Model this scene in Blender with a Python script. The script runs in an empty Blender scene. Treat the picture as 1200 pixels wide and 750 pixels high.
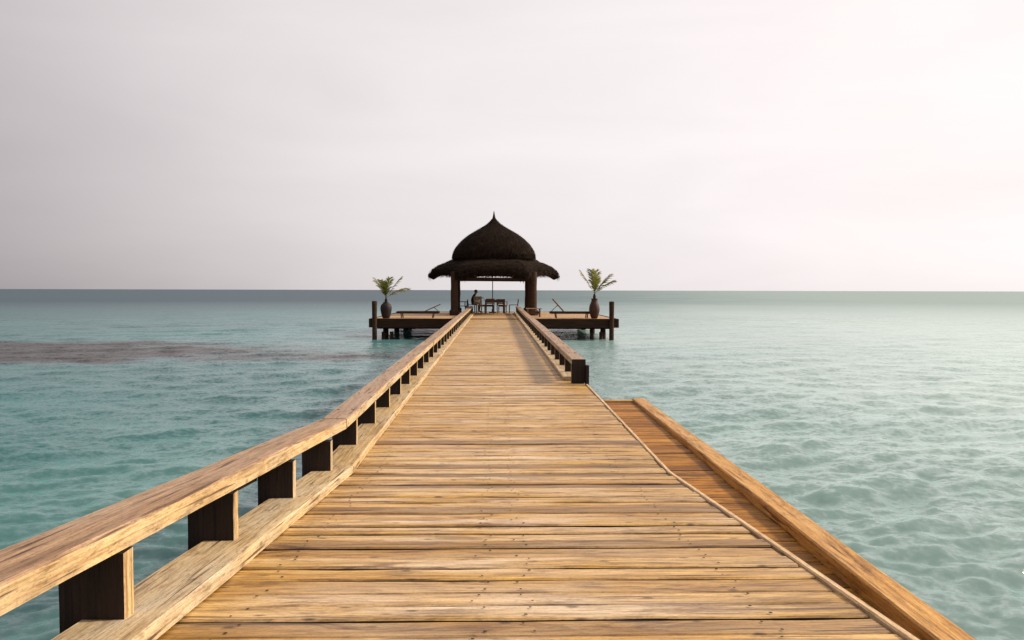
import bpy, bmesh, math, random
import numpy as np
from mathutils import Vector, Matrix
random.seed(7); rng = np.random.default_rng(7)
R = math.radians
S = bpy.context.scene
COL = S.collection

# ------------------------------------------------------------------ camera
CAM_Z = 1.35
cam = bpy.data.cameras.new('camera'); cam.lens = 27.9; cam.sensor_width = 36
cam.clip_start = 0.05; cam.clip_end = 60000
co = bpy.data.objects.new('camera', cam); COL.objects.link(co)
co.matrix_world = (Matrix.Translation((0, 0, CAM_Z)) @ Matrix.Rotation(R(-1.23), 4, 'Z')
                   @ Matrix.Rotation(R(90 - 2.15), 4, 'X') @ Matrix.Rotation(R(0.14), 4, 'Z'))
S.camera = co

# ------------------------------------------------------------------ sky + sun
VEIL = .8
SUN_EL, SUN_AZ = 31.0, 79.0            # azimuth measured from +Y (straight ahead) towards +X (right)
SUN_DIR = (math.sin(R(SUN_AZ)) * math.cos(R(SUN_EL)), math.cos(R(SUN_AZ)) * math.cos(R(SUN_EL)), math.sin(R(SUN_EL)))
w = bpy.data.worlds.new('World'); S.world = w; w.use_nodes = True
nt = w.node_tree; nt.nodes.clear()
sky = nt.nodes.new('ShaderNodeTexSky'); sky.sky_type = 'NISHITA'; sky.sun_disc = False
sky.sun_elevation = R(SUN_EL); sky.sun_rotation = R(SUN_AZ)
sky.dust_density = 1.6; sky.air_density = 1.0; sky.ozone_density = 1.0; sky.altitude = 0
hs = nt.nodes.new('ShaderNodeHueSaturation'); hs.inputs['Saturation'].default_value = 0.10
tint = nt.nodes.new('ShaderNodeMix'); tint.data_type = 'RGBA'; tint.blend_type = 'MULTIPLY'
tint.inputs[0].default_value = 1.0; tint.inputs[7].default_value = (1.0, 0.952, 0.957, 1)
bg = nt.nodes.new('ShaderNodeBackground'); bg.inputs['Strength'].default_value = 0.094
wo = nt.nodes.new('ShaderNodeOutputWorld')
haze_mix = nt.nodes.new('ShaderNodeMix'); haze_mix.data_type = 'RGBA'          # high thin overcast veiling the clear sky
haze_mix.inputs[0].default_value = VEIL
# the veil scatters sunlight forward: brightest round the sun, dimmest opposite (broad single lobe)
wtc = nt.nodes.new('ShaderNodeTexCoord'); dt = nt.nodes.new('ShaderNodeVectorMath'); dt.operation = 'DOT_PRODUCT'
dt.inputs[1].default_value = SUN_DIR; nt.links.new(wtc.outputs['Generated'], dt.inputs[0])
vr = nt.nodes.new('ShaderNodeValToRGB'); vr.color_ramp.interpolation = 'EASE'
el_ = vr.color_ramp.elements
el_[0].position = 0.0; el_[0].color = (.020, .0195, .020, 1)
el_[1].position = 1.0; el_[1].color = (.130, .126, .121, 1)
for p_, c_ in ((.35, (.037, .0358, .0368)), (.54, (.098, .0955, .0962)), (.80, (.107, .1045, .1035))):
    e_ = el_.new(p_); e_.color = (*c_, 1)
vr.color_ramp.interpolation = 'B_SPLINE'
ma = nt.nodes.new('ShaderNodeMath'); ma.operation = 'MULTIPLY_ADD'; ma.inputs[1].default_value = .5; ma.inputs[2].default_value = .5
nt.links.new(dt.outputs['Value'], ma.inputs[0]); nt.links.new(ma.outputs[0], vr.inputs[0])
vs = nt.nodes.new('ShaderNodeVectorMath'); vs.operation = 'SCALE'; vs.inputs['Scale'].default_value = 100.0
cmap = nt.nodes.new('ShaderNodeMapping'); cmap.inputs['Scale'].default_value = (1.6, 1.6, 7.0); nt.links.new(wtc.outputs['Generated'], cmap.inputs[0])
cn = nt.nodes.new('ShaderNodeTexNoise'); cn.inputs['Scale'].default_value = 1.4; cn.inputs['Detail'].default_value = 5; cn.inputs['Distortion'].default_value = .5
nt.links.new(cmap.outputs[0], cn.inputs['Vector'])
cr = nt.nodes.new('ShaderNodeMapRange'); cr.inputs[1].default_value = .25; cr.inputs[2].default_value = .75; cr.inputs[3].default_value = .93; cr.inputs[4].default_value = 1.07
nt.links.new(cn.outputs['Fac'], cr.inputs[0])                                  # faint uneven veil of cloud
cm = nt.nodes.new('ShaderNodeVectorMath'); cm.operation = 'SCALE'; nt.links.new(vr.outputs[0], cm.inputs[0]); nt.links.new(cr.outputs[0], cm.inputs['Scale'])
nt.links.new(cm.outputs[0], vs.inputs[0]); nt.links.new(vs.outputs[0], haze_mix.inputs[7])
nt.links.new(sky.outputs[0], hs.inputs['Color']); nt.links.new(hs.outputs[0], haze_mix.inputs[6]); nt.links.new(haze_mix.outputs[2], tint.inputs[6])
nt.links.new(tint.outputs[2], bg.inputs['Color']); nt.links.new(bg.outputs[0], wo.inputs[0])
sl = bpy.data.lights.new('sun', 'SUN'); sl.energy = 5.0; sl.angle = R(7.0); sl.color = (1.0, 0.86, 0.66)
so = bpy.data.objects.new('sun', sl); COL.objects.link(so)
sd = Vector((math.sin(R(SUN_AZ)) * math.cos(R(SUN_EL)), math.cos(R(SUN_AZ)) * math.cos(R(SUN_EL)), math.sin(R(SUN_EL))))
so.rotation_euler = sd.to_track_quat('Z', 'Y').to_euler()
so.location = (30, 20, 30)
S.view_settings.view_transform = 'Standard'; S.view_settings.look = 'None'
S.view_settings.exposure = 0.12; S.view_settings.gamma = 1.0
S.view_settings.use_curve_mapping = False
S.render.engine = 'CYCLES'

# ------------------------------------------------------------------ helpers
W = {}                                   # world matrices of what has been placed
def put(o, parent, M):
    COL.objects.link(o)
    if parent is not None:
        o.parent = parent
        o.matrix_basis = W[parent].inverted() @ M
    else:
        o.matrix_basis = M
    W[o] = M
    return o
def T(x, y, z): return Matrix.Translation((x, y, z))
def thing(name, label, cat, loc=(0, 0, 0), rz=0, group=None):
    o = bpy.data.objects.new(name, None); o.empty_display_size = 0.2
    put(o, None, T(*loc) @ Matrix.Rotation(rz, 4, 'Z'))
    o['label'] = label; o['category'] = cat
    if group: o['group'] = group
    return o
def mesh(name, v, f, mats, smooth=False, mi=None):
    me = bpy.data.meshes.new(name); me.from_pydata([tuple(p) for p in v], [], f)
    for m in (mats if isinstance(mats, (list, tuple)) else [mats]): me.materials.append(m)
    if smooth: me.polygons.foreach_set('use_smooth', [True] * len(me.polygons))
    if mi is not None: me.polygons.foreach_set('material_index', mi)
    me.update(); return me
def obj(name, me, parent, M): return put(bpy.data.objects.new(name, me), parent, M)

def bar_mesh(name, L, wd, th, mat, segs=6, wob=0.0, ch=0.006, seed=None, taper=1.0):
    """A sawn bar, length along local X, width along Y, thickness along Z, centred; chamfered upper edges, slightly uneven."""
    r = random.Random(seed if seed is not None else random.random())
    v, f = [], []
    a, b = wd / 2, th / 2
    for i in range(segs + 1):
        t = i / segs; x = (t - .5) * L
        k = 1 + (taper - 1) * t
        dl, dr, dz = (r.uniform(-wob, wob) for _ in range(3))
        e = r.uniform(-wob, wob) if i in (0, segs) else 0
        pr = [(-a + dl, -b), (-a + dl, b - ch), (-a + dl + ch, b + dz * .4), (a + dr - ch, b + dz * .4), (a + dr, b - ch), (a + dr, -b)]
        for (y, z) in pr: v.append((x + e, y * k, z * k))
    n = 6
    for i in range(segs):
        for j in range(n):
            f.append((i * n + j, i * n + (j + 1) % n, (i + 1) * n + (j + 1) % n, (i + 1) * n + j)[::-1])
    f.append(tuple(range(n))); f.append(tuple(range(segs * n, segs * n + n))[::-1])
    f = [q[::-1] for q in f]
    return mesh(name, v, f, mat)
def frame(p0, p1, up=(0, 0, 1)):
    p0, p1 = Vector(p0), Vector(p1)
    x = (p1 - p0).normalized(); u = Vector(up)
    if abs(x.dot(u)) > .98: u = Vector((0, 1, 0))
    y = u.cross(x).normalized(); z = x.cross(y)
    M = Matrix((x, y, z)).transposed().to_4x4(); M.translation = (p0 + p1) / 2
    return M, (p1 - p0).length
def beam(name, p0, p1, wd, th, mat, parent, up=(0, 0, 1), segs=4, wob=0.0, ch=0.006, taper=1.0):
    M, L = frame(p0, p1, up)
    return obj(name, bar_mesh(name, L, wd, th, mat, segs, wob, ch, None, taper), parent, M)
def lathe(prof, n=24, cap=True):
    v, f = [], []
    for (r, z) in prof:
        for k in range(n):
            a = 2 * math.pi * k / n; v.append((r * math.cos(a), r * math.sin(a), z))
    for i in range(len(prof) - 1):
        for k in range(n):
            f.append((i * n + k, i * n + (k + 1) % n, (i + 1) * n + (k + 1) % n, (i + 1) * n + k))
    if cap:
        f.append(tuple(range(n))[::-1]); f.append(tuple(range((len(prof) - 1) * n, len(prof) * n)))
    return v, f
def pile_mesh(name, L, r, mat, top=True, seed=0, n=14):
    rr = random.Random(seed); prof = []
    m = 6
    for i in range(m + 1): prof.append((r * rr.uniform(.94, 1.05), i / m * L))
    prof.append((r * .8, L + .015))
    v, f = lathe(prof, n); return mesh(name, v, f, mat, False)

# ------------------------------------------------------------------ materials
def new_mat(name):
    m = bpy.data.materials.new(name); m.use_nodes = True
    n = m.node_tree.nodes; b = n['Principled BSDF']; return m, m.node_tree, b
def N(t, typ, **kw):
    n = t.nodes.new(typ)
    for k, v in kw.items():
        if hasattr(n, k): setattr(n, k, v)
    return n
def ramp(t, stops):
    r = N(t, 'ShaderNodeValToRGB'); e = r.color_ramp.elements
    while len(e) > 1: e.remove(e[-1])
    e[0].position, e[0].color = stops[0][0], (*stops[0][1], 1)
    for p, c in stops[1:]:
        q = e.new(p); q.color = (*c, 1)
    return r
def mixc(t, fac, a, b, mode='MIX'):
    m = N(t, 'ShaderNodeMix', data_type='RGBA', blend_type=mode); L = t.links.new
    for s, i in ((fac, 0), (a, 6), (b, 7)):
        if isinstance(s, (int, float)): m.inputs[i].default_value = s
        elif isinstance(s, tuple): m.inputs[i].default_value = (*s, 1)
        else: L(s, m.inputs[i])
    return m.outputs[2]
def math_n(t, op, a, b=None, clamp=False):
    m = N(t, 'ShaderNodeMath', operation=op, use_clamp=clamp)
    for i, s in enumerate((a, b)):
        if s is None: continue
        if isinstance(s, (int, float)): m.inputs[i].default_value = s
        else: t.links.new(s, m.inputs[i])
    return m.outputs[0]
def noise(t, vec, scale, detail=4, rough=.6, dist=0):
    n = N(t, 'ShaderNodeTexNoise'); n.inputs['Scale'].default_value = scale
    n.inputs['Detail'].default_value = detail; n.inputs['Roughness'].default_value = rough
    n.inputs['Distortion'].default_value = dist
    if vec is not None: t.links.new(vec, n.inputs['Vector'])
    return n
def mapping(t, vec, scale=(1, 1, 1), loc=None):
    m = N(t, 'ShaderNodeMapping'); m.inputs['Scale'].default_value = scale
    t.links.new(vec, m.inputs['Vector'])
    if loc is not None: t.links.new(loc, m.inputs['Location'])
    return m.outputs[0]

def wood(name, dark, mid, light, grey=None, grey_amt=.4, rough=.62, vary=.35, spots=0.0, bump=.5, spec=.35, stain=0.0, track=False):
    """Weathered timber, grain along local X; each piece takes its own tone from Object Info random."""
    m, t, b = new_mat(name); L = t.links.new
    tc = N(t, 'ShaderNodeTexCoord'); oi = N(t, 'ShaderNodeObjectInfo')
    off = N(t, 'ShaderNodeCombineXYZ')
    for i, k in enumerate((37.0, 91.0, 53.0)): L(math_n(t, 'MULTIPLY', oi.outputs['Random'], k), off.inputs[i])
    p = mapping(t, tc.outputs['Object'], (1, 1, 1), off.outputs[0])
    g1 = noise(t, mapping(t, p, (1.3, 28, 28)), 1.0, 6, .65, .6)        # long grain
    g2 = noise(t, mapping(t, p, (4, 120, 120)), 1.0, 4, .7, .3)         # fine fibres
    g3 = noise(t, mapping(t, p, (1.1, 5, 5)), 1.0, 3, .55, .4)          # broad patches
    r1 = ramp(t, [(.28, dark), (.5, mid), (.72, light)]); L(g1.outputs['Fac'], r1.inputs[0])
    c = r1.outputs[0]
    if grey:
        rg = ramp(t, [(.40, (0, 0, 0)), (.68, (1, 1, 1))]); L(g3.outputs['Fac'], rg.inputs[0])
        gm = math_n(t, 'MULTIPLY', rg.outputs[0], grey_amt)
        if track:                                                        # the middle of each board is worn by feet
            xs = N(t, 'ShaderNodeSeparateXYZ'); L(tc.outputs['Object'], xs.inputs[0])
            tm = N(t, 'ShaderNodeMapRange', interpolation_type='SMOOTHSTEP'); tm.inputs[1].default_value = 1.15; tm.inputs[2].default_value = .25
            tm.inputs[3].default_value = .35; tm.inputs[4].default_value = 1.0
            L(math_n(t, 'ABSOLUTE', xs.outputs[0]), tm.inputs[0]); gm = math_n(t, 'MULTIPLY', gm, tm.outputs[0])
        c = mixc(t, gm, c, grey)
    fib = ramp(t, [(.32, (.42, .34, .27)), (.52, (1, 1, 1)), (.75, (1.15, 1.12, 1.08))]); L(g2.outputs['Fac'], fib.inputs[0])
    c = mixc(t, .75, c, fib.outputs[0], 'MULTIPLY')
    # dark checks (cracks) along the grain
    ck = noise(t, mapping(t, p, (1.6, 46, 46)), 1.0, 2, .5, .2)
    rc = ramp(t, [(.31, (.16, .10, .07)), (.38, (1, 1, 1))]); L(ck.outputs['Fac'], rc.inputs[0])
    c = mixc(t, .85, c, rc.outputs[0], 'MULTIPLY')
    g4 = noise(t, mapping(t, p, (7, 70, 70)), 1.0, 4, .75, .5)            # short dark dashes, lifted fibres
    r4 = ramp(t, [(.33, (.45, .36, .28)), (.46, (1, 1, 1)), (.70, (1.12, 1.1, 1.06))]); L(g4.outputs['Fac'], r4.inputs[0])
    c = mixc(t, .8, c, r4.outputs[0], 'MULTIPLY')
    g5 = noise(t, mapping(t, p, (55, 150, 150)), 1.0, 3, .8)              # grit and salt in the open pores
    r5 = ramp(t, [(.30, (.55, .48, .42)), (.48, (1, 1, 1)), (.72, (1.16, 1.15, 1.12))]); L(g5.outputs['Fac'], r5.inputs[0])
    c = mixc(t, .75, c, r5.outputs[0], 'MULTIPLY')
    if stain > 0:
        st = noise(t, mapping(t, p, (2.2, 9, 9)), 1.0, 5, .7, 1.0)
        rs = ramp(t, [(.50, (1, 1, 1)), (.70, (.30, .20, .12))]); L(st.outputs['Fac'], rs.inputs[0])
        c = mixc(t, stain, c, rs.outputs[0], 'MULTIPLY')
    if spots > 0:
        vo = N(t, 'ShaderNodeTexVoronoi'); vo.inputs['Scale'].default_value = 1.0
        L(mapping(t, p, (5, 11, 11)), vo.inputs['Vector'])
        rv = ramp(t, [(.07, (.14, .09, .06)), (.15, (1, 1, 1))]); L(vo.outputs['Distance'], rv.inputs[0])
        c = mixc(t, spots, c, rv.outputs[0], 'MULTIPLY')
    # each board its own tone
    rn = N(t, 'ShaderNodeTexWhiteNoise', noise_dimensions='1D'); L(math_n(t, 'MULTIPLY', oi.outputs['Random'], 917.0), rn.inputs['W'])
    tr = ramp(t, [(0, (1 - vary, 1 - vary * 1.15, 1 - vary * 1.35)), (.3, (1.0, .93, .80)), (.6, (1.0, 1.0, 1.0)), (.85, (1.02, 1.02, 1.10)), (1, (.88, .80, .68))])
    L(rn.outputs['Value'], tr.inputs[0])
    c = mixc(t, 1.0, c, tr.outputs[0], 'MULTIPLY')
    L(c, b.inputs['Base Color'])
    b.inputs['Roughness'].default_value = rough; b.inputs['Specular IOR Level'].default_value = spec
    h = math_n(t, 'ADD', math_n(t, 'MULTIPLY', g1.outputs['Fac'], .6), math_n(t, 'MULTIPLY', g2.outputs['Fac'], .4))
    h = math_n(t, 'ADD', h, math_n(t, 'MULTIPLY', rc.outputs[0], .5))
    bp = N(t, 'ShaderNodeBump'); bp.inputs['Strength'].default_value = bump; bp.inputs['Distance'].default_value = .004
    L(h, bp.inputs['Height']); L(bp.outputs[0], b.inputs['Normal'])
    return m
def plain(name, col, col2=None, scale=6, rough=.7, spec=.3, bump=.3, dist=.01, stretch=(1, 1, 1)):
    m, t, b = new_mat(name); L = t.links.new
    tc = N(t, 'ShaderNodeTexCoord')
    n = noise(t, mapping(t, tc.outputs['Object'], stretch), scale, 5, .65, .2)
    r = ramp(t, [(.3, col), (.7, col2 or col)]); L(n.outputs['Fac'], r.inputs[0]); L(r.outputs[0], b.inputs['Base Color'])
    b.inputs['Roughness'].default_value = rough; b.inputs['Specular IOR Level'].default_value = spec
    bp = N(t, 'ShaderNodeBump'); bp.inputs['Strength'].default_value = bump; bp.inputs['Distance'].default_value = dist
    L(n.outputs['Fac'], bp.inputs['Height']); L(bp.outputs[0], b.inputs['Normal'])
    return m

M_DECK = wood('deck_wood', (.12, .058, .013), (.46, .262, .052), (.67, .445, .135), (.62, .49, .35), .9, vary=.55, spots=.8, stain=.9, bump=1.0, rough=.46, spec=.5, track=True)
M_KERB = wood('kerb_wood', (.30, .19, .09), (.50, .37, .20), (.60, .475, .29), (.47, .40, .30), .8, vary=.14, spots=.5, stain=.6)
M_RAIL = wood('rail_wood', (.15, .085, .05), (.30, .19, .115), (.42, .29, .185), (.36, .27, .215), .7, vary=.15, spots=.3, stain=.4)
M_POST = wood('post_wood', (.010, .005, .0035), (.020, .0105, .007), (.038, .021, .014), None, 0, vary=.25, bump=.4, rough=.75)
M_LAND = wood('landing_wood', (.08, .030, .004), (.38, .165, .016), (.55, .28, .038), (.14, .06, .012), .7, vary=.45, spots=.4, stain=.9, rough=.6, spec=.2)
M_LKERB = wood('landing_kerb_wood', (.24, .105, .022), (.46, .245, .062), (.58, .35, .12), (.52, .34, .17), .4, vary=.2, spots=.4, stain=.7)
M_DARKW = wood('dark_timber', (.022, .012, .008), (.045, .025, .016), (.08, .047, .030), None, 0, vary=.25, rough=.8, spec=.15)
M_FURN = wood('furniture_wood', (.10, .045, .02), (.17, .08, .038), (.24, .12, .06), None, 0, vary=.3, rough=.6)
M_TAN = wood('tan_furniture_wood', (.36, .19, .09), (.5, .3, .16), (.6, .38, .22), None, 0, vary=.1, rough=.7)
M_PLATF = wood('platform_wood', (.28, .15, .055), (.46, .28, .12), (.56, .38, .19), (.5, .37, .25), .5, vary=.3)
M_NAIL = plain('rusty_iron', (.03, .015, .01), (.06, .028, .015), 40, .8)

# ------------------------------------------------------------------ the sea
WATER_Z = -0.75
def build_sea():
    ang = np.concatenate([np.arange(-52, 52, .16), np.arange(52, 308, 1.3)]) * math.pi / 180    # from +Y towards +X
    g = .0062; rad = [.4]
    while rad[-1] < 40000: rad.append(rad[-1] * (1 + (g if rad[-1] < 150 else .03)) + (.0 if rad[-1] > 2 else .02))
    rad = np.array(rad); na, nr = len(ang), len(rad)
    A, Rr = np.meshgrid(ang, rad)
    X = Rr * np.sin(A); Y = Rr * np.cos(A); Z = np.zeros_like(X)
    cell = Rr * .0078
    for i in range(90):
        lam = .24 * (3.2 / .24) ** (rng.random() ** 1.5)
        th = rng.normal(math.radians(-60), .75)        # crests run roughly across the view, wind waves
        k = 2 * math.pi / lam; amp = .0050 * lam ** .38 * rng.uniform(.5, 1.2)
        fade = np.clip((lam / cell - 2.5) / 3, 0, 1)
        ph = k * (X * math.cos(th) + Y * math.sin(th)) + rng.uniform(0, 6.28)
        Z += amp * fade * (np.sin(ph) + .25 * np.cos(2 * ph))
    # gusts: the chop is livelier in some patches than in others
    gust = .75 + .35 * np.sin(X * .11 + 1.3 * np.sin(Y * .07)) * np.sin(Y * .13 + .8 * np.sin(X * .05))
    Z = Z * gust + WATER_Z
    v = np.stack([X, Y, Z], -1).reshape(-1, 3)
    i, j = np.meshgrid(np.arange(nr - 1), np.arange(na), indexing='ij'); j2 = (j + 1) % na
    q = np.stack([i * na + j, (i + 1) * na + j, (i + 1) * na + j2, i * na + j2], -1).reshape(-1, 4)[:, ::-1]
    me = bpy.data.meshes.new('sea'); me.vertices.add(len(v)); me.vertices.foreach_set('co', v.ravel().astype(np.float32))
    me.loops.add(q.size); me.loops.foreach_set('vertex_index', q.ravel().astype(np.int32))
    me.polygons.add(len(q)); me.polygons.foreach_set('loop_start', np.arange(0, q.size, 4, dtype=np.int32))
    me.polygons.foreach_set('use_smooth', np.ones(len(q), bool))
    me.update(calc_edges=True)
    if me.polygons[len(q)//2].normal.z < 0: me.flip_normals()
    m, t, b = new_mat('sea_water'); L = t.links.new
    geo = N(t, 'ShaderNodeNewGeometry'); P = geo.outputs['Position']
    big = noise(t, mapping(t, P, (.035, .05, 1)), 1.0, 4, .6, .3)
    r = ramp(t, [(.30, (.003, .046, .052)), (.52, (.005, .070, .076)), (.75, (.012, .100, .102))]); L(big.outputs['Fac'], r.inputs[0])
    sx = N(t, 'ShaderNodeSeparateXYZ'); L(P, sx.inputs[0])
    # bright sky's reflection on the landing side, painted in as paler water
    glare_n = noise(t, mapping(t, P, (.05, .06, 1)), 1.0, 3, .6, .5)
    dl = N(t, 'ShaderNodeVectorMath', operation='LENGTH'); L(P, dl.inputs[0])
    fan = math_n(t, 'DIVIDE', math_n(t, 'MULTIPLY', sx.outputs[0], 30.0), math_n(t, 'ADD', dl.outputs['Value'], 30.0))   # the painted glare fans out with distance
    glare_x = math_n(t, 'ADD', fan, math_n(t, 'MULTIPLY', math_n(t, 'SUBTRACT', glare_n.outputs['Fac'], .5), 9.0))
    glare_m = N(t, 'ShaderNodeMapRange', interpolation_type='SMOOTHSTEP'); glare_m.inputs[1].default_value = -6; glare_m.inputs[2].default_value = 11; L(glare_x, glare_m.inputs[0])
    r = type('o', (), {'outputs': [mixc(t, glare_m.outputs[0], r.outputs[0], (.215, .285, .268))]})
    # deeper water beyond the lagoon
    dm = N(t, 'ShaderNodeMapRange', interpolation_type='SMOOTHSTEP'); dm.inputs[1].default_value = 15; dm.inputs[2].default_value = 150; L(dl.outputs['Value'], dm.inputs[0])
    r = type('o', (), {'outputs': [mixc(t, math_n(t, 'MULTIPLY', dm.outputs[0], math_n(t, 'SUBTRACT', 1.0, math_n(t, 'MULTIPLY', glare_m.outputs[0], .75))), r.outputs[0], (.018, .044, .062))]})
    # a dark weedy reef lying under the water off the left side of the jetty
    rn = noise(t, mapping(t, P, (.16, .30, 1)), 1.0, 5, .62, .4)
    ex = math_n(t, 'DIVIDE', math_n(t, 'ADD', sx.outputs[0], 27.0), 25.0)
    ey = math_n(t, 'DIVIDE', math_n(t, 'ADD', sx.outputs[1], -26.5), 6.3)
    d = math_n(t, 'SQRT', math_n(t, 'ADD', math_n(t, 'MULTIPLY', ex, ex), math_n(t, 'MULTIPLY', ey, ey)))
    d = math_n(t, 'ADD', d, math_n(t, 'MULTIPLY', math_n(t, 'SUBTRACT', rn.outputs['Fac'], .5), 1.15))
    rr = ramp(t, [(.78, (1, 1, 1)), (1.02, (0, 0, 0))]); L(d, rr.inputs[0])
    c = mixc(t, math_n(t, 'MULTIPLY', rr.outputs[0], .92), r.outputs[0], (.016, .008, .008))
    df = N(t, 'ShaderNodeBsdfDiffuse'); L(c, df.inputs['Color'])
    upn = N(t, 'ShaderNodeCombineXYZ'); upn.inputs[2].default_value = 1.0; L(upn.outputs[0], df.inputs['Normal'])
    ad = N(t, 'ShaderNodeAddShader'); L(df.outputs[0], ad.inputs[0]); L(b.outputs[0], ad.inputs[1]); L(ad.outputs[0], t.nodes['Material Output'].inputs[0])
    b.inputs['Base Color'].default_value = (0, 0, 0, 1)
    L(math_n(t, 'SUBTRACT', .5, math_n(t, 'MULTIPLY', rr.outputs[0], .40)), b.inputs['Specular IOR Level'])     # weed breaking the surface dulls it
    b.inputs['IOR'].default_value = 1.333
    ln = N(t, 'ShaderNodeVectorMath', operation='LENGTH'); L(P, ln.inputs[0])      # far water: ripples too small to resolve become roughness
    mr = N(t, 'ShaderNodeMapRange'); mr.inputs[1].default_value = 8; mr.inputs[2].default_value = 160; mr.inputs[3].default_value = .15; mr.inputs[4].default_value = .5
    L(ln.outputs['Value'], mr.inputs[0]); L(mr.outputs[0], b.inputs['Roughness'])
    # ripples smaller than the mesh, given as slopes so that they keep working far away
    def slopes(scale, amt, det):
        n = noise(t, mapping(t, P, (scale, scale * 1.25, scale)), 1.0, det, .6)
        s = N(t, 'ShaderNodeVectorMath', operation='SUBTRACT'); L(n.outputs['Color'], s.inputs[0]); s.inputs[1].default_value = (.5, .5, .5)
        q = N(t, 'ShaderNodeVectorMath', operation='MULTIPLY'); L(s.outputs[0], q.inputs[0]); q.inputs[1].default_value = (amt, amt, 0)
        return q.outputs[0]
    def vadd(a, c_):
        q = N(t, 'ShaderNodeVectorMath', operation='ADD'); L(a, q.inputs[0]); L(c_, q.inputs[1]); return q.outputs[0]
    n = vadd(vadd(geo.outputs['Normal'], slopes(3.6, .60, 3)), slopes(11.0, 1.0, 3))
    nn = N(t, 'ShaderNodeVectorMath', operation='NORMALIZE'); L(n, nn.inputs[0]); L(nn.outputs[0], b.inputs['Normal'])
    me.materials.append(m)
    o = obj('sea', me, None, Matrix.Identity(4)); o['kind'] = 'structure'
build_sea()
# sandy bed so that the piles stand on something
bed = mesh('seabed', [(-60, -40, -3.2), (60, -40, -3.2), (60, 90, -3.2), (-60, 90, -3.2)], [(0, 1, 2, 3)], plain('sand', (.45, .38, .27), (.55, .47, .34), 2))
o = obj('seabed', bed, None, Matrix.Identity(4)); o['kind'] = 'structure'

# ------------------------------------------------------------------ the jetty
KINK, RAMP, RISE = 5.81, .0787, .0043
def zd(y): return (KINK - y) * RAMP if y < KINK else (y - KINK) * RISE
def slope(y): return -RAMP if y < KINK else RISE
END_Y, PLAT_Y0, PLAT_Y1 = 42.0, 33.6, 44.6
XL, XKL, XKR, XR = -1.33, -1.04, 1.0, 1.275      # deck ends and kerb lines

jetty = thing('jetty', 'long weathered plank jetty running out over the sea to the thatched pavilion', 'jetty', (0, 0, zd(0)))
known = [2.47, 2.63, 2.78, 2.92, 3.09, 3.24, 3.40, 3.58, 3.71, 3.88, 4.03, 4.19, 4.37, 4.56]
cuts = []
y = 2.47
while y > -1.2: y -= random.uniform(.14, .18); cuts.insert(0, y)
cuts += known
while cuts[-1] < PLAT_Y0 - .14: cuts.append(cuts[-1] + random.uniform(.142, .178))
cuts[-1] = PLAT_Y0 - .012
def shade_edges(me):                                   # sawn edges painted near black for the shade down in the joints
    me.materials.append(M_POST)
    for p in me.polygons:
        if abs(p.normal.y) > .9: p.material_index = 1
    return me
def plank_var(i, L, wd):
    me = bar_mesh('plank', L, wd, .042, M_DECK, 11, .0045, .007, 100 + i)
    return shade_edges(me)
nails_v, nails_f = [], []
JO = (-.86, -.05, .12, .92)
pool = {}
for i in range(len(cuts) - 1):
    a, b = cuts[i], cuts[i + 1]
    gap = random.choice([.009, .012, .015, .021]) if b < 9 else random.choice([.010, .013, .017, .026])
    for g in (4.56, 2.63): 
        if abs(b - g) < .001: gap = .026
    wd = b - a - gap; yc = (a + b - gap) / 2
    xr = XR + random.uniform(-.006, .004) ; xl = XL + random.uniform(-.02, .02)
    key = i if b < 14 else 1000 + i % 12
    if key not in pool: pool[key] = plank_var(i, xr - xl, wd)
    me = pool[key]
    dz = random.uniform(-.006, .006) if b < 12 else random.uniform(-.002, .002)
    M = T((xr + xl) / 2, yc, zd(yc) - .021 + dz) @ Matrix.Rotation(math.atan(slope(yc)), 4, 'X') @ Matrix.Rotation(random.uniform(-.0022, .0022), 4, 'Z')
    o = obj('plank', me, jetty, M)
    if key >= 1000: o.scale.y *= wd / (me.vertices[4].co.y - me.vertices[1].co.y)
    if b < 16:
        for jx in JO:
            for s in (-.28, .28):
                if random.random() < .12: continue
                x = jx + random.uniform(-.035, .035); yy = yc + s * wd; r = random.uniform(.0045, .0075)
                z = zd(yy) + dz + .003 + .0015; k0 = len(nails_v)
                for q in range(6): nails_v.append((x + r * math.cos(q * 1.047), yy + r * math.sin(q * 1.047), z))
                nails_v.append((x, yy, z + .001))
                for q in range(6): nails_f.append((k0 + q, k0 + (q + 1) % 6, k0 + 6))
o = obj('nail_heads', mesh('nail_heads', nails_v, nails_f, M_NAIL), jetty, Matrix.Identity(4)); o['kind'] = 'stuff'
# pale trim strip along the open right-hand edge, two lengths meeting at the bend
def along(name, x, y0, y1, wd, th, z0, mat, parent, segs=6, wob=0.0, ch=.006):
    """a bar lying along the jetty at x, its top z0+th above the deck"""
    if y0 < KINK < y1:
        pass
    return beam(name, (x, y0, zd(y0) + z0 + th / 2), (x, y1, zd(y1) + z0 + th / 2), wd, th, mat, parent, segs=segs, wob=wob, ch=ch)
M_TRIM = wood('trim_wood', (.46, .31, .17), (.6, .44, .27), (.68, .52, .35), None, 0, vary=.05, spots=.2)
for (a, b) in ((-1.2, 1.9), (1.905, KINK - .003), (KINK + .003, 11.1)):
    along('edge_strip', XR + .021, a, b, .032, .16, -.150, M_TRIM, jetty, 8, .0006)
for x in (-1.2, -.45, .45, 1.12):                                  # bearers under the deck
    for (a, b) in ((-1.2, KINK), (KINK, 20), (20, PLAT_Y0)):
        along('bearer', x, a, b - .004, .09, .2, -.2455, M_POST, jetty, 2)
pm = pile_mesh('pile', 3.0, .11, M_DARKW, seed=3)
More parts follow.
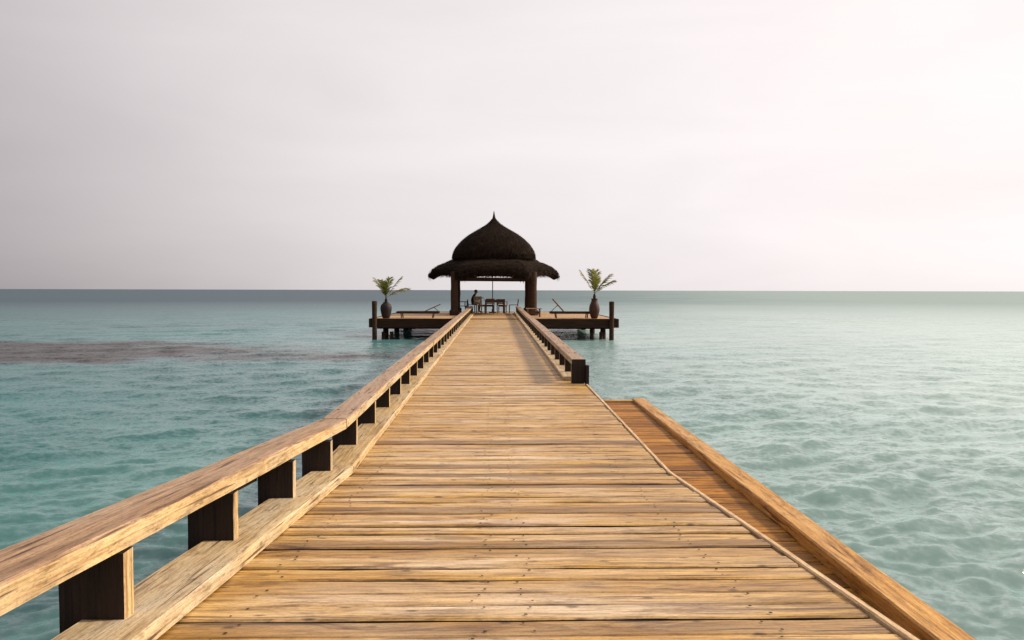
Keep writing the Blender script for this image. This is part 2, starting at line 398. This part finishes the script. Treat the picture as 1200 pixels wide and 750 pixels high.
for yy in (1.6, 5.0, 9.0, 13.0, 17.0, 21.0, 25.0, 29.0):
    h = zd(yy) - .45
    beam('cross_beam', (-1.28, yy, h + .09), (1.2, yy, h + .09), .12, .2, M_DARKW, jetty)
    for x in (-1.1, 1.05): 
        o = obj('pile', pm, jetty, T(x, yy, h - 3.03))

# ------------------------------------------------------------------ low railings
def lz(y): return -.135 - .007 * (10.6 - y)
def railing(label, side, y0, y1, x_in, x_out, kx0, kx1, rail_cuts, first_post, kerb_cuts):
    yb = max(y0, 0)
    rt = thing('low_railing', label, 'railing', ((x_in + x_out) / 2, yb, zd(yb)), 0, None)
    lo, hi = min(x_in, x_out), max(x_in, x_out)
    for a, b in zip(kerb_cuts[:-1], kerb_cuts[1:]):
        along('kerb_board', (kx0 + kx1) / 2, a + .003, b - .003, abs(kx1 - kx0), .055, .005, M_KERB, rt, 10, .003, .008)
    for a, b in zip(rail_cuts[:-1], rail_cuts[1:]):
        dj = random.uniform(-.004, .004)
        rb_ = along('rail_board', (lo + hi) / 2 + dj, a + .003, b - .003, hi - lo, .075, .272 + random.uniform(-.003, .003), M_RAIL, rt, 10, .003, .008)
        rb_.data.materials.append(M_KERB); rb_.data.materials.append(M_POST)
        for pl_ in rb_.data.polygons:
            if abs(pl_.normal.y) > .8: pl_.material_index = 1  # sunlight on the rail sides painted in as paler wood
            elif abs(pl_.normal.x) > .8: pl_.material_index = 2  # shade on the rail ends painted in as near-black wood
    yy = first_post; k = 0
    pmesh = [bar_mesh('post', .266, .20, .07, M_POST, 3, .001, .004, 40 + s) for s in range(5)]
    for pmm in pmesh:
        pmm.materials.append(M_KERB)
        for pl_ in pmm.polygons:
            if abs(pl_.normal.y) > .9: pl_.material_index = 1  # sunlit thin faces painted pale, shaded broad faces near black
    while yy < y1 - .1:
        t = random.uniform(-.02, .02)
        # post board: narrow way along the jetty, broad face towards its ends, standing on the kerb
        z0, z1 = zd(yy) + .0, zd(yy) + .272
        xm = (lo + hi) / 2
        Mx = Matrix(((0, -1, 0), (0, 0, 1), (1, 0, 0))).transposed()
        # local X up, local Y across the jetty, local Z along the jetty
        Mr = Matrix(((0, 1, 0, 0), (0, 0, 1, 0), (1, 0, 0, 0), (0, 0, 0, 1)))
        o = obj('post', pmesh[k % 5], rt, T(xm, yy, zd(yy) + .138) @ Mr)
        if yy < 16 and yy > y0:
            for bx_ in (-.045, .05):
                bv_, bf_ = lathe([(.011, 0), (.011, .004), (.006, .007)], 8)
                obj('bolt', mesh('bolt', bv_, bf_, M_NAIL), rt, T(xm + bx_ + random.uniform(-.012, .012), yy + random.uniform(-.015, .015), zd(yy) + .344 + (.003 if yy > KINK else .0)))
        yy += 1.03; k += 1
    return rt
lrail = railing('long low timber railing bending down the ramp, on the side without a landing', -1, -1.1, END_Y, -1.15, -1.35, XKL, -1.29,
                [-1.15, 1.2, 6.15, 14.8, 21.5, 28.3, 35.2, END_Y], .43, [-1.2, 1.3, KINK, 10.4, 17.2, 25, 33, END_Y])
rrail = railing('shorter timber railing starting past the sunken side landing, with a square end post', 1, 11.3, END_Y, 1.09, 1.29, XKR, 1.24,
                [11.25, 18.2, 25.6, 33.2, END_Y], 11.29, [11.6, 18, 25, 33, END_Y])
# end post of the right-hand railing goes down over the side of the deck; splice piece under the left one
beam('end_post', (1.312, 11.24, zd(11) - .32), (1.312, 11.24, zd(11) + .265), .04, .16, M_POST, rrail, (0, 1, 0))
beam('splice_block', (-1.375, 3.62, zd(3.62) + .215), (-1.375, 4.52, zd(4.52) + .215), .04, .11, M_POST, lrail)

# ------------------------------------------------------------------ sunken landing on the right
LZ = -.17; LK = -.10; LEND = 10.6
land = thing('boat_landing', 'narrow sunken landing of orange brown wet planks beside the jetty, edged by a beam', 'landing', (1.5, 0, LZ))
y = -1.0; i = 0
while y < LEND - .2:
    wdt = random.uniform(.15, .20)
    if y + wdt > LEND - .11: wdt = LEND - .105 - y
    me = shade_edges(bar_mesh('plank', .82 + random.uniform(-.004, .004), wdt - .010, .04, M_LAND, 4, .0025, .004, 300 + i))
    obj('plank', me, land, T(1.432, y + wdt / 2, lz(y + wdt / 2) - .02 + random.uniform(-.003, .003)) @ Matrix.Rotation(.007, 4, 'X')); y += wdt; i += 1
for a, b in ((-1.0, 2.2), (2.203, 7.6), (7.603, LEND)):
    beam('kerb_beam', (1.932, a, LK - .17), (1.932, b, LK - .17), .168, .34, M_LKERB, land, segs=10, wob=.003, ch=.01)
beam('end_beam', (1.04, LEND - .05, LK - .14), (1.846, LEND - .05, LK - .14), .095, .25, M_LKERB, land, segs=4, wob=.002)
for yy in (1.6, 5.0, 9.0):
    beam('cross_beam', (1.24, yy, lz(yy) - .15), (1.84, yy, lz(yy) - .15), .1, .2, M_DARKW, land)
    obj('pile', pm, land, T(1.72, yy, lz(yy) - .25 - 3.02))

# ------------------------------------------------------------------ platform at the end
PZ = .125
plat = thing('platform', 'broad timber platform on piles carrying the thatched pavilion at the end of the jetty', 'platform', (0, (PLAT_Y0 + PLAT_Y1) / 2, PZ))
PX0, PX1 = -5.2, 5.15
y = PLAT_Y0 + .05; i = 0
pv = [bar_mesh('plank', PX1 - PX0 - .02, .155, .04, M_PLATF, 6, .003, .004, 500 + s) for s in range(8)]
while y + .165 < PLAT_Y1:
    obj('plank', pv[i % 8], plat, T((PX0 + PX1) / 2, y + .08, PZ - .02 + random.uniform(-.002, .002))); y += .163; i += 1
beam('fascia_beam', (PX0 - .04, PLAT_Y0 - .01, PZ - .17), (PX1 + .04, PLAT_Y0 - .01, PZ - .17), .10, .38, M_DARKW, plat, segs=8, wob=.006)
beam('fascia_beam', (PX0 - .04, PLAT_Y1 + .05, PZ - .17), (PX1 + .04, PLAT_Y1 + .05, PZ - .17), .10, .38, M_DARKW, plat, segs=8, wob=.006)
for x in (PX0 - .06, PX1 + .06):
    beam('fascia_beam', (x, PLAT_Y0 - .065, PZ - .172), (x, PLAT_Y1 + .105, PZ - .172), .10, .372, M_DARKW, plat, segs=6, wob=.006)
for x in (-3.6, -1.6, 1.6, 3.6):
    beam('bearer', (x, PLAT_Y0 + .05, PZ - .145), (x, PLAT_Y1 - .01, PZ - .145), .12, .2, M_DARKW, plat)
for yy in (34.75, 38.5, 42.3):
    beam('cross_beam', (PX0 + .06, yy, PZ - .36), (PX1 - .06, yy, PZ - .36), .12, .22, M_DARKW, plat)  # unseen beams added to keep sky light off the water below
pp = pile_mesh('pile', 2.95, .12, M_DARKW, seed=5)
for yy in (34.4, 38.2, 42.0, 44.0):
    for x in (-4.72, -1.2, 1.2, 4.7): obj('pile', pp, plat, T(x, yy, PZ - .245 - 2.97))
mp = pile_mesh('mooring_post', 4.05, .105, M_DARKW, seed=8)
obj('mooring_post', mp, plat, T(-5.06, PLAT_Y0 - .165, -3.18)); obj('mooring_post', mp, plat, T(4.93, PLAT_Y0 - .165, -3.18))
pl2 = pile_mesh('pile', 2.75, .08, M_DARKW, seed=9)
for x in (-4.75, -4.4, 4.15, 4.55): obj('pile', pl2, plat, T(x, PLAT_Y0 + .3, -3.2 + .01))

# ------------------------------------------------------------------ pavilion
PC = (-.06, 41.0)
pav = thing('pavilion', 'open pavilion with dark two tiered thatched roof and spike on the jetty platform', 'pavilion', (PC[0], PC[1], PZ))
pav_posts = [(-1.97, 38.5, .17), (1.84, 38.5, .19), (-2.06, 43.4, .17), (1.82, 43.4, .19)]
for k, (x, yy, r) in enumerate(pav_posts):
    o = obj('post', pile_mesh('post', 2.1, r, M_DARKW, seed=20 + k, n=18), pav, T(x, yy, PZ - .001))
    v, f = lathe([(r * 1.45, 0), (r * 1.5, .22), (r * 1.3, .27), (r * 1.02, .272)], 8); 
    obj('plinth', mesh('plinth', v, f, M_DARKW), o, T(x, yy, PZ) @ Matrix.Rotation(.39, 4, 'Z'))
zb = PZ + 1.78
for (a, b) in ((0, 1), (2, 3), (0, 2), (1, 3)):
    p, q = pav_posts[a], pav_posts[b]; z = zb + (.0 if b - a == 1 else .14)
    beam('beam', (p[0], p[1], z), (q[0], q[1], z - .02), .12, .13, M_DARKW, pav, segs=8, wob=.012)
for x in np.linspace(-1.7, 1.6, 6): beam('rafter', (x, 38.3, zb + .2), (x, 43.6, zb + .2), .07, .07, M_DARKW, pav)

def superell(a, n):
    c, s = math.cos(a), math.sin(a); return (abs(c) ** n + abs(s) ** n) ** (-1 / n)
M_THATCH = plain('thatch', (.006, .0035, .0025), (.027, .015, .009), 9, .95, .1, .8, .03, (1, 1, .35))
def hexr(a):
    d = (math.degrees(a) % 60) - 30; v_ = math.cos(R(30)) / math.cos(R(d)); return min(v_, .985) / .985
def thatch(name, prof, n_exp, strands, seed, droop=0.0, strand_len=(.25, .5), fringe=0, fr_len=(.15, .35)):
    """shell from (half size, z) profile with a squared plan, then covered by separate straw strips"""
    r = random.Random(seed); A = 96; v, f = [], []
    zt, zbt = prof[0][1], prof[-1][1]
    def pt(a, s, out=0.0):
        x = s * (len(prof) - 1); i = min(int(x), len(prof) - 2); u = x - i
        rr = prof[i][0] * (1 - u) + prof[i + 1][0] * u; zz = prof[i][1] * (1 - u) + prof[i + 1][1] * u
        blend = min(1, rr / prof[-1][0]) ** 1.5
        k = 1 + ((superell(a, n_exp) if n_exp else hexr(a)) - 1) * blend
        if droop:
            dl_ = 30 - abs((math.degrees(a) % 60) - 30)                              # degrees away from the hip
            sm = (max(0, s - .3) / .7) ** 1.3
            zz += sm * droop * (1 - math.exp(-(dl_ / 9) ** 2))
        return Vector((math.cos(a) * (rr * k + out), math.sin(a) * (rr * k + out), zz + out * .5))
    m = 26
    for i in range(m + 1):
        for k in range(A):
            a = 2 * math.pi * k / A
            v.append(pt(a, i / m, .03 * math.sin(a * 9 + i) * .5 + r.uniform(-.012, .012)))
    for i in range(m):
        for k in range(A):
            f.append((i * A + k, (i + 1) * A + k, (i + 1) * A + (k + 1) % A, i * A + (k + 1) % A))
    # underside, a little inside
    base = len(v)
    for i in range(m + 1):
        for k in range(A):
            p = pt(2 * math.pi * k / A, i / m); q = Vector((p.x * .92, p.y * .92, p.z - .12)); v.append(q)
    for i in range(m):
        for k in range(A):
            f.append((base + i * A + k, base + i * A + (k + 1) % A, base + (i + 1) * A + (k + 1) % A, base + (i + 1) * A + k))
    for k in range(A):
        f.append((m * A + k, base + m * A + k, base + m * A + (k + 1) % A, m * A + (k + 1) % A))
    # straw strips lying down the slope, each a thin tapered blade
    def blade(p0, p1, wd, lift):
        d = (p1 - p0); side = d.cross(Vector((0, 0, 1)))
        if side.length < 1e-5: side = Vector((1, 0, 0))
        side.normalize(); side *= wd; n = side.cross(d).normalized() * lift
        b = len(v); v.extend([p0 - side, p0 + side, p1 + side * .3 + n, p1 - side * .3 + n]); f.append((b, b + 1, b + 2, b + 3))
    for _ in range(strands):
        a = r.uniform(0, 2 * math.pi); s = r.random() ** .6 * .93
        ds = r.uniform(*strand_len) / (abs(zt - zbt) + prof[-1][0]) ; s2 = min(1.0, s + ds)
        o1 = r.uniform(.0, .02); o2 = r.uniform(.01, .05)
        blade(pt(a, s, o1), pt(a + r.uniform(-.02, .02), s2, o2), r.uniform(.006, .014), r.uniform(-.01, .03))
    for _ in range(fringe):
        a = r.uniform(0, 2 * math.pi); p0 = pt(a, r.uniform(.93, 1.0), r.uniform(-.1, .02))
        out = Vector((math.cos(a), math.sin(a), 0)); tang = Vector((-math.sin(a), math.cos(a), 0))
        p1 = p0 + Vector((0, 0, -r.uniform(*fr_len))) + out * r.uniform(-.03, .05) + tang * r.uniform(-.06, .06)
        b = len(v); sd_ = tang * r.uniform(.008, .018); v.extend([p0 - sd_, p0 + sd_, p1 + sd_ * .2, p1 - sd_ * .2]); f.append((b, b + 1, b + 2, b + 3))
    return mesh(name, v, f, M_THATCH)
up_prof = [(.02, 5.10), (.10, 4.98), (.20, 4.80), (.50, 4.60), (.92, 4.38), (1.32, 4.14), (1.62, 3.88), (1.86, 3.62), (2.02, 3.36), (2.10, 3.12), (2.10, 2.93)]
lo_prof = [(1.95, 3.05), (2.36, 2.82), (2.66, 2.71), (2.95, 2.57), (3.18, 2.40), (3.33, 2.20), (3.38, 2.00)]
roof_up = obj('upper_thatch', thatch('upper_thatch', up_prof, 3.0, 9000, 1, 0, (.4, .8), 900, (.05, .16)), pav, T(PC[0], PC[1], 0))
roof_lo = obj('lower_thatch', thatch('lower_thatch', lo_prof, 0, 7000, 2, .24, (.25, .5), 3400, (.05, .27)), pav, T(PC[0], PC[1], 0))
v, f = lathe([(.26, 4.72), (.17, 4.84), (.11, 4.95), (.075, 5.08), (.05, 5.2), (.032, 5.3), (.012, 5.42)], 10)
obj('finial', mesh('finial', v, f, M_THATCH, True), roof_up, T(PC[0], PC[1], 0))

# ------------------------------------------------------------------ potted palms
M_CLAY_D = plain('dark_clay', (.009, .006, .006), (.02, .012, .011), 5, .65, .3, .3)
M_CLAY_R = plain('red_clay', (.03, .011, .008), (.06, .022, .014), 5, .65, .3, .3)
def leaf_mat(name, c1, c2):
    m, t, b = new_mat(name); L = t.links.new
    oi = N(t, 'ShaderNodeObjectInfo'); tc = N(t, 'ShaderNodeTexCoord')
    n = noise(t, tc.outputs['Object'], 9, 3)
    f = math_n(t, 'ADD', math_n(t, 'MULTIPLY', n.outputs['Fac'], .7), math_n(t, 'MULTIPLY', oi.outputs['Random'], .35), True)
    r = ramp(t, [(.25, c1), (.75, c2)]); L(f, r.inputs[0]); L(r.outputs[0], b.inputs['Base Color']); b.inputs['Roughness'].default_value = .5
    tr = N(t, 'ShaderNodeBsdfTranslucent'); L(r.outputs[0], tr.inputs['Color'])
    mx = N(t, 'ShaderNodeMixShader'); mx.inputs[0].default_value = .45
    L(b.outputs[0], mx.inputs[1]); L(tr.outputs[0], mx.inputs[2]); L(mx.outputs[0], t.nodes['Material Output'].inputs[0])
    return m
M_LEAF = leaf_mat('palm_leaf', (.05, .065, .012), (.30, .28, .05))
def frond(az, L, el, bend, seed, bare=.18):
    """pinnate leaf: rachis tube + paired leaflets that hang a little"""
    r = random.Random(seed); v, f = [], []
    d = Vector((math.cos(az), math.sin(az), 0)); side = Vector((-math.sin(az), math.cos(az), 0))
    pts = []; p = Vector((0, 0, 0)); n = 16; a = el
    for i in range(n + 1):
        pts.append(p.copy()); p = p + (d * math.cos(a) + Vector((0, 0, math.sin(a)))) * (L / n); a -= bend / n
    for i in range(n):
        w0 = .012 * (1 - i / n) + .003; w1 = .012 * (1 - (i + 1) / n) + .003; b = len(v)
        u = Vector((0, 0, 1))
        for q, w_ in ((pts[i], w0), (pts[i + 1], w1)):
            v.extend([q - side * w_, q + u * w_, q + side * w_])
        for j in range(3): f.append((b + j, b + (j + 1) % 3, b + 3 + (j + 1) % 3, b + 3 + j))
    m = 26
    for i in range(m):
        t = bare + (1 - bare) * i / m; x = t * n; k = min(int(x), n - 1); q = pts[k].lerp(pts[k + 1], x - k)
        tg = (pts[k + 1] - pts[k]).normalized()
        ll = L * (.34 * math.sin(math.pi * (t - bare * .6)) ** .7 + .06) * r.uniform(.85, 1.1)
        for s in (-1, 1):
            dirv = (tg * .75 + side * s * r.uniform(.55, .75) + Vector((0, 0, r.uniform(-.35, .1)))).normalized()
            e = q + dirv * ll + Vector((0, 0, -ll * .18)); mid = q + dirv * ll * .5 
            wv = tg * .017; b = len(v)
            v.extend([q - wv, q + wv, mid + wv * 1.1, mid - wv * 1.1, e]); f.append((b, b + 1, b + 2, b + 3)); f.append((b + 3, b + 2, b + 4))
    return v, f
def potted_palm(label, x, yy, prof, mat, stem, fronds):
    t = thing('potted_palm', label, 'potted palm', (x, yy, PZ))
    prof = [(r_ * .90, z_) for r_, z_ in prof]
    v, f = lathe(prof, 28); pot = obj('jar', mesh('jar', v, f, mat, True), t, T(x, yy, PZ + .002))
    top = prof[-1][1]
    v, f = lathe([(.06, top - .1), (.065, top + stem * .5), (.035, top + stem)], 10)
    obj('trunk', mesh('trunk', v, f, M_DARKW), t, T(x, yy, PZ))
    for k, (az, L, el, bd) in enumerate(fronds):
        v, f = frond(R(az), L, R(el), R(bd), 70 + k); obj('frond', mesh('frond', v, f, M_LEAF), t, T(x, yy, PZ + top + stem * .92))
jarA = [(.16, 0), (.21, .1), (.265, .32), (.275, .45), (.25, .56), (.18, .63), (.12, .67), (.14, .70)]
jarB = [(.14, 0), (.19, .1), (.25, .30), (.26, .42), (.235, .56), (.18, .68), (.145, .76), (.15, .85), (.17, .87)]
potted_palm('young palm in dark rounded clay jar beside the lounger with the low headrest', -4.72, 34.5, jarA, M_CLAY_D, .16,
            [(172, .98, 66, 12), (140, .88, 80, 25), (60, .95, 84, 22), (8, 1.12, 62, 14), (-12, 1.10, 45, 42), (-100, .85, 80, 35)])
potted_palm('young palm in tall reddish clay jar beside the lounger with the steep headrest', 4.33, 34.5, jarB, M_CLAY_R, .2,
            [(176, 1.15, 64, 10), (120, 1.1, 85, 14), (70, 1.05, 88, 10), (14, 1.12, 58, 16), (-8, 1.05, 50, 30), (-80, .8, 80, 25), (-15, .85, 62, 22)])

# ------------------------------------------------------------------ sun loungers
def lounger(label, x, yy, rz, el):
    t = thing('sun_lounger', label, 'sun lounger', (x, yy, PZ), rz, 'wooden loungers on the platform')
    M0 = W[t]
    def lb(name, p0, p1, wd, th, mat, par=t, up=(0, 0, 1)):
        Mx, L = frame(p0, p1, up); return obj(name, bar_mesh(name, L, wd, th, mat, 3, .001, .004), par, M0 @ Mx)
    for s in (-.3, .3): lb('side_rail', (-.85, s, .245), (1.0, s, .245), .04, .10, M_DARKW)
    for i in range(9): lb('slat', (-.8 + i * .132, -.278, .275), (-.8 + i * .132, .278, .275), .09, .02, M_FURN)
    for px in (-.62, .72):
        for s in (-.3, .3): 
            lb('leg', (px, s, .0), (px + (.03 if px > 0 else -.03), s, .194), .05, .05, M_FURN, up=(0, 1, 0))
    ca, sa = math.cos(el), math.sin(el); hx = .40
    back = lb('backrest', (hx, 0, .305), (hx + .72 * ca, 0, .305 + .72 * sa), .54, .035, M_FURN)
    lb('strut', (hx + .40 * ca, .22, .28 + .40 * sa), (hx + .55 + .1 * (1 - ca), .22, .27), .03, .03, M_FURN, back)
    return t
lounger('dark wooden sun lounger with headrest slightly raised, beside the dark rounded jar', -3.45, 35.0, 0, R(24))
lounger('dark wooden sun lounger with headrest raised steeply, beside the tall reddish jar', 3.42, 35.0, math.pi, R(48))

# ------------------------------------------------------------------ bench, armchair, table, chairs, pole
def lbox(t, name, p0, p1, wd, th, mat, par=None, up=(0, 0, 1)):
    Mx, L = frame(p0, p1, up); return obj(name, bar_mesh(name, L, wd, th, mat, 2, .001, .004), par or t, W[t] @ Mx)
b = thing('low_bench', 'low slatted wooden bench beside the railing under the pavilion edge', 'bench', (1.78, 36.4, PZ), 0)
for i in range(3): lbox(b, 'seat_slat', (-.36, -.14 + i * .14, .385), (.36, -.14 + i * .14, .385), .12, .035, M_RAIL)
for s in (-.27, .27): lbox(b, 'leg', (s, 0, 0), (s, 0, .366), .36, .06, M_FURN, up=(1, 0, 0))
lbox(b, 'stretcher', (-.238, 0, .2), (.238, 0, .2), .04, .12, M_FURN)

def chair(label, x, yy, rz, mat, arms=False, hb=.88, group=None, cat='chair'):
    t = thing('armchair' if arms else 'chair', label, cat, (x, yy, PZ), rz, group)
    for sx in (-.2, .2):
        lbox(t, 'leg', (sx, .2, 0), (sx, .2, .42), .045, .045, mat, up=(0, 1, 0))
        lbox(t, 'back_leg', (sx, -.2, 0), (sx * 1.02, -.28, hb), .045, .045, mat, up=(0, 1, 0))
    lbox(t, 'seat', (-.23, .0, .437), (.23, .0, .437), .44, .032, mat)
    lbox(t, 'apron', (-.177, .2, .385), (.177, .2, .385), .03, .07, mat)
    bk = lbox(t, 'top_rail', (-.178, -.275, hb - .06), (.178, -.275, hb - .06), .03, .11, mat)
    lbox(t, 'lower_rail', (-.178, -.241, .53), (.178, -.241, .53), .025, .05, mat)
    for i in range(5): 
        xx = -.14 + i * .07
        lbox(t, 'back_slat', (xx, -.244, .556), (xx, -.270, hb - .116), .045, .015, mat, up=(0, 1, 0))
    if arms:
        for sx in (-.245, .245):
            lbox(t, 'arm_post', (sx, .19, .40), (sx, .19, .63), .04, .04, mat, up=(0, 1, 0))
            lbox(t, 'arm_rest', (sx, -.28, .648), (sx, .25, .648), .06, .032, mat)
    return t
chair('dark wooden armchair standing beside the pavilion post opposite the low bench', -1.62, 39.4, R(-100), M_DARKW, True, .70)
tb = thing('dining_table', 'dark wooden table with a thin pole through it under the pavilion roof', 'table', (-.02, 42.75, PZ))
for i in range(6): lbox(tb, 'top_board', (-.55, -.375 + i * .15, .70), (.55, -.375 + i * .15, .70), .145, .035, M_FURN)
for sx in (-.48, .48):
    for sy in (-.36, .36): lbox(tb, 'leg', (sx, sy, 0), (sx, sy, .682), .07, .07, M_FURN, up=(0, 1, 0))
    lbox(tb, 'apron', (sx, -.32, .62), (sx, .32, .62), .03, .1, M_FURN)
for sy in (-.36, .36): lbox(tb, 'apron', (-.44, sy, .62), (.44, sy, .62), .03, .1, M_FURN)
chair('pale tan wooden chair drawn up to the table in front of the seated person', -.80, 42.15, R(-25), M_TAN, False, .90)
chair('brown wooden chair at the table between the pale tan chair and the brown armchair', -.27, 42.0, R(4), M_FURN, False, .78)
chair('brown wooden armchair drawn up to the table beside the thin pole', .36, 42.0, R(-12), M_FURN, True, .76)
chair('brown wooden chair at the table end facing the seated person', .98, 42.8, R(90), M_FURN, False, .74)
chair('brown wooden chair that the seated person sits on', -1.2, 42.75, R(-90), M_FURN, False, .72)
pt_ = thing('parasol_pole', 'thin dark upright pole rising from the table to the roof beams', 'pole', (-.13, 42.78, PZ))
v, f = lathe([(.022, 0), (.022, 1.6), (.018, 1.98)], 10); obj('pole', mesh('pole', v, f, M_DARKW, True), pt_, T(-.13, 42.78, PZ))
v, f = lathe([(.2, 0), (.2, .05), (.05, .07), (.05, .2)], 16); obj('pole_base', mesh('pole_base', v, f, M_DARKW), pt_, T(-.13, 42.78, PZ + .001))

# ------------------------------------------------------------------ the seated person
def cloth(name, c, rough=.9):
    return plain(name, c, tuple(x * 1.5 for x in c), 12, rough, .15)
M_SKIN = plain('skin', (.16, .075, .045), (.2, .095, .06), 8, .55, .3, .05)
M_SHIRT = cloth('dark_shirt', (.018, .017, .02)); M_TROU = cloth('dark_trousers', (.03, .028, .03)); M_HAIR = plain('dark_hair', (.008, .006, .005), (.02, .015, .012), 30, .6)
def person(x, yy, rz):
    t = thing('person', 'person in dark clothes sitting at the table and leaning forward over it', 'person', (x, yy, PZ), rz)
    V, E, Rd = [], [], []
    def add(p, r, par=None):
        V.append(p); Rd.append(r if isinstance(r, tuple) else (r, r)); k = len(V) - 1
        if par is not None: E.append((par, k))
        return k
    pel = add((0, 0, .56), (.15, .115)); wa = add((.05, 0, .70), (.135, .10), pel); ch = add((.12, 0, .86), (.16, .115), wa); nb = add((.175, 0, .97), (.085, .075), ch)
    nk = add((.205, 0, 1.03), .052, nb); h1 = add((.235, 0, 1.085), (.062, .075), nk); h2 = add((.255, 0, 1.14), (.075, .092), h1); h3 = add((.25, 0, 1.19), (.065, .08), h2)
    add((.352, 0, 1.125), .012, h2)                                                # nose
    for s in (-1, 1):
        add((.25, s * .085, 1.135), .014, h2)                                      # ear
        hip = add((.06, s * .105, .535), .092, pel); mid = add((.22, s * .125, .53), .082, hip); kn = add((.44, s * .13, .52), .058, mid)
        cf = add((.43, s * .13, .34), .056, kn); an = add((.42, s * .13, .11), .038, cf); ft = add((.50, s * .135, .055), .04, an); add((.62, s * .145, .035), .028, ft)
        sh = add((.13, s * .185, .92), .062, ch); ua = add((.19, s * .225, .80), .048, sh); el = add((.27, s * .24, .70), .042, ua)
        fa = add((.42, s * .19, .76), .034, el); wr = add((.53, s * .14, .80), .024, fa); pa = add((.585, s * .125, .815), (.034, .016), wr)
        for q, (dy, L) in enumerate(((-.028, .062), (-.010, .074), (.009, .07), (.026, .055))):
            k1 = add((.585 + .035, s * (.125 + dy), .815), .0085, pa); k2 = add((.585 + .035 + L * .55, s * (.125 + dy), .80), .008, k1); add((.585 + .035 + L * .85, s * (.125 + dy), .775), .007, k2)
        th1 = add((.575, s * .088, .805), .010, pa); add((.605, s * .068, .79), .008, th1)
    me = bpy.data.meshes.new('body'); me.from_pydata(V, E, [])
    tmp = bpy.data.objects.new('tmp_body', me); COL.objects.link(tmp)
    sk = tmp.modifiers.new('s', 'SKIN'); sk.use_smooth_shade = True
    for k, d in enumerate(me.skin_vertices[0].data): d.radius = Rd[k]; d.use_root = (k == 0)
    sb = tmp.modifiers.new('d', 'SUBSURF'); sb.levels = 2; sb.render_levels = 2
    dg = bpy.context.evaluated_depsgraph_get(); bm = bpy.data.meshes.new_from_object(tmp.evaluated_get(dg)); bm.name = 'body'
    bpy.data.objects.remove(tmp)
    bm.materials.clear()
    for m in (M_SKIN, M_SHIRT, M_TROU): bm.materials.append(m)
    for p in bm.polygons:
        c = p.center
        i = 0
        if c.z < .62 and c.x < .46 and .13 < c.z: i = 2
        elif c.z < .13: i = 2
        elif c.z < 1.0 and c.x < .5: i = 1
        p.material_index = i; p.use_smooth = True
    body = obj('body', bm, t, W[t])
    hv, hf = [], []                                                              # hair cap
    n, m = 14, 7
    for i in range(m + 1):
        for k in range(n):
            ph = i / m * 1.75; a = 2 * math.pi * k / n
            front = max(0, math.cos(a)); ph *= 1 - .45 * front
            hv.append((.243 + .105 * math.sin(ph) * math.cos(a), .092 * math.sin(ph) * math.sin(a), 1.155 + .10 * math.cos(ph)))
    for i in range(m):
        for k in range(n): hf.append((i * n + k, (i + 1) * n + k, (i + 1) * n + (k + 1) % n, i * n + (k + 1) % n))
    obj('hair', mesh('hair', hv, hf, M_HAIR, True), t, W[t])
    for s in (-1, 1):
        v, f = lathe([(.001, -.009), (.008, -.004), (.009, 0), (.008, .004), (.001, .009)], 8)
        obj('eye', mesh('eye', v, f, M_HAIR, True), t, W[t] @ T(.333, s * .032, 1.15))
person(-1.27, 42.75, 0)
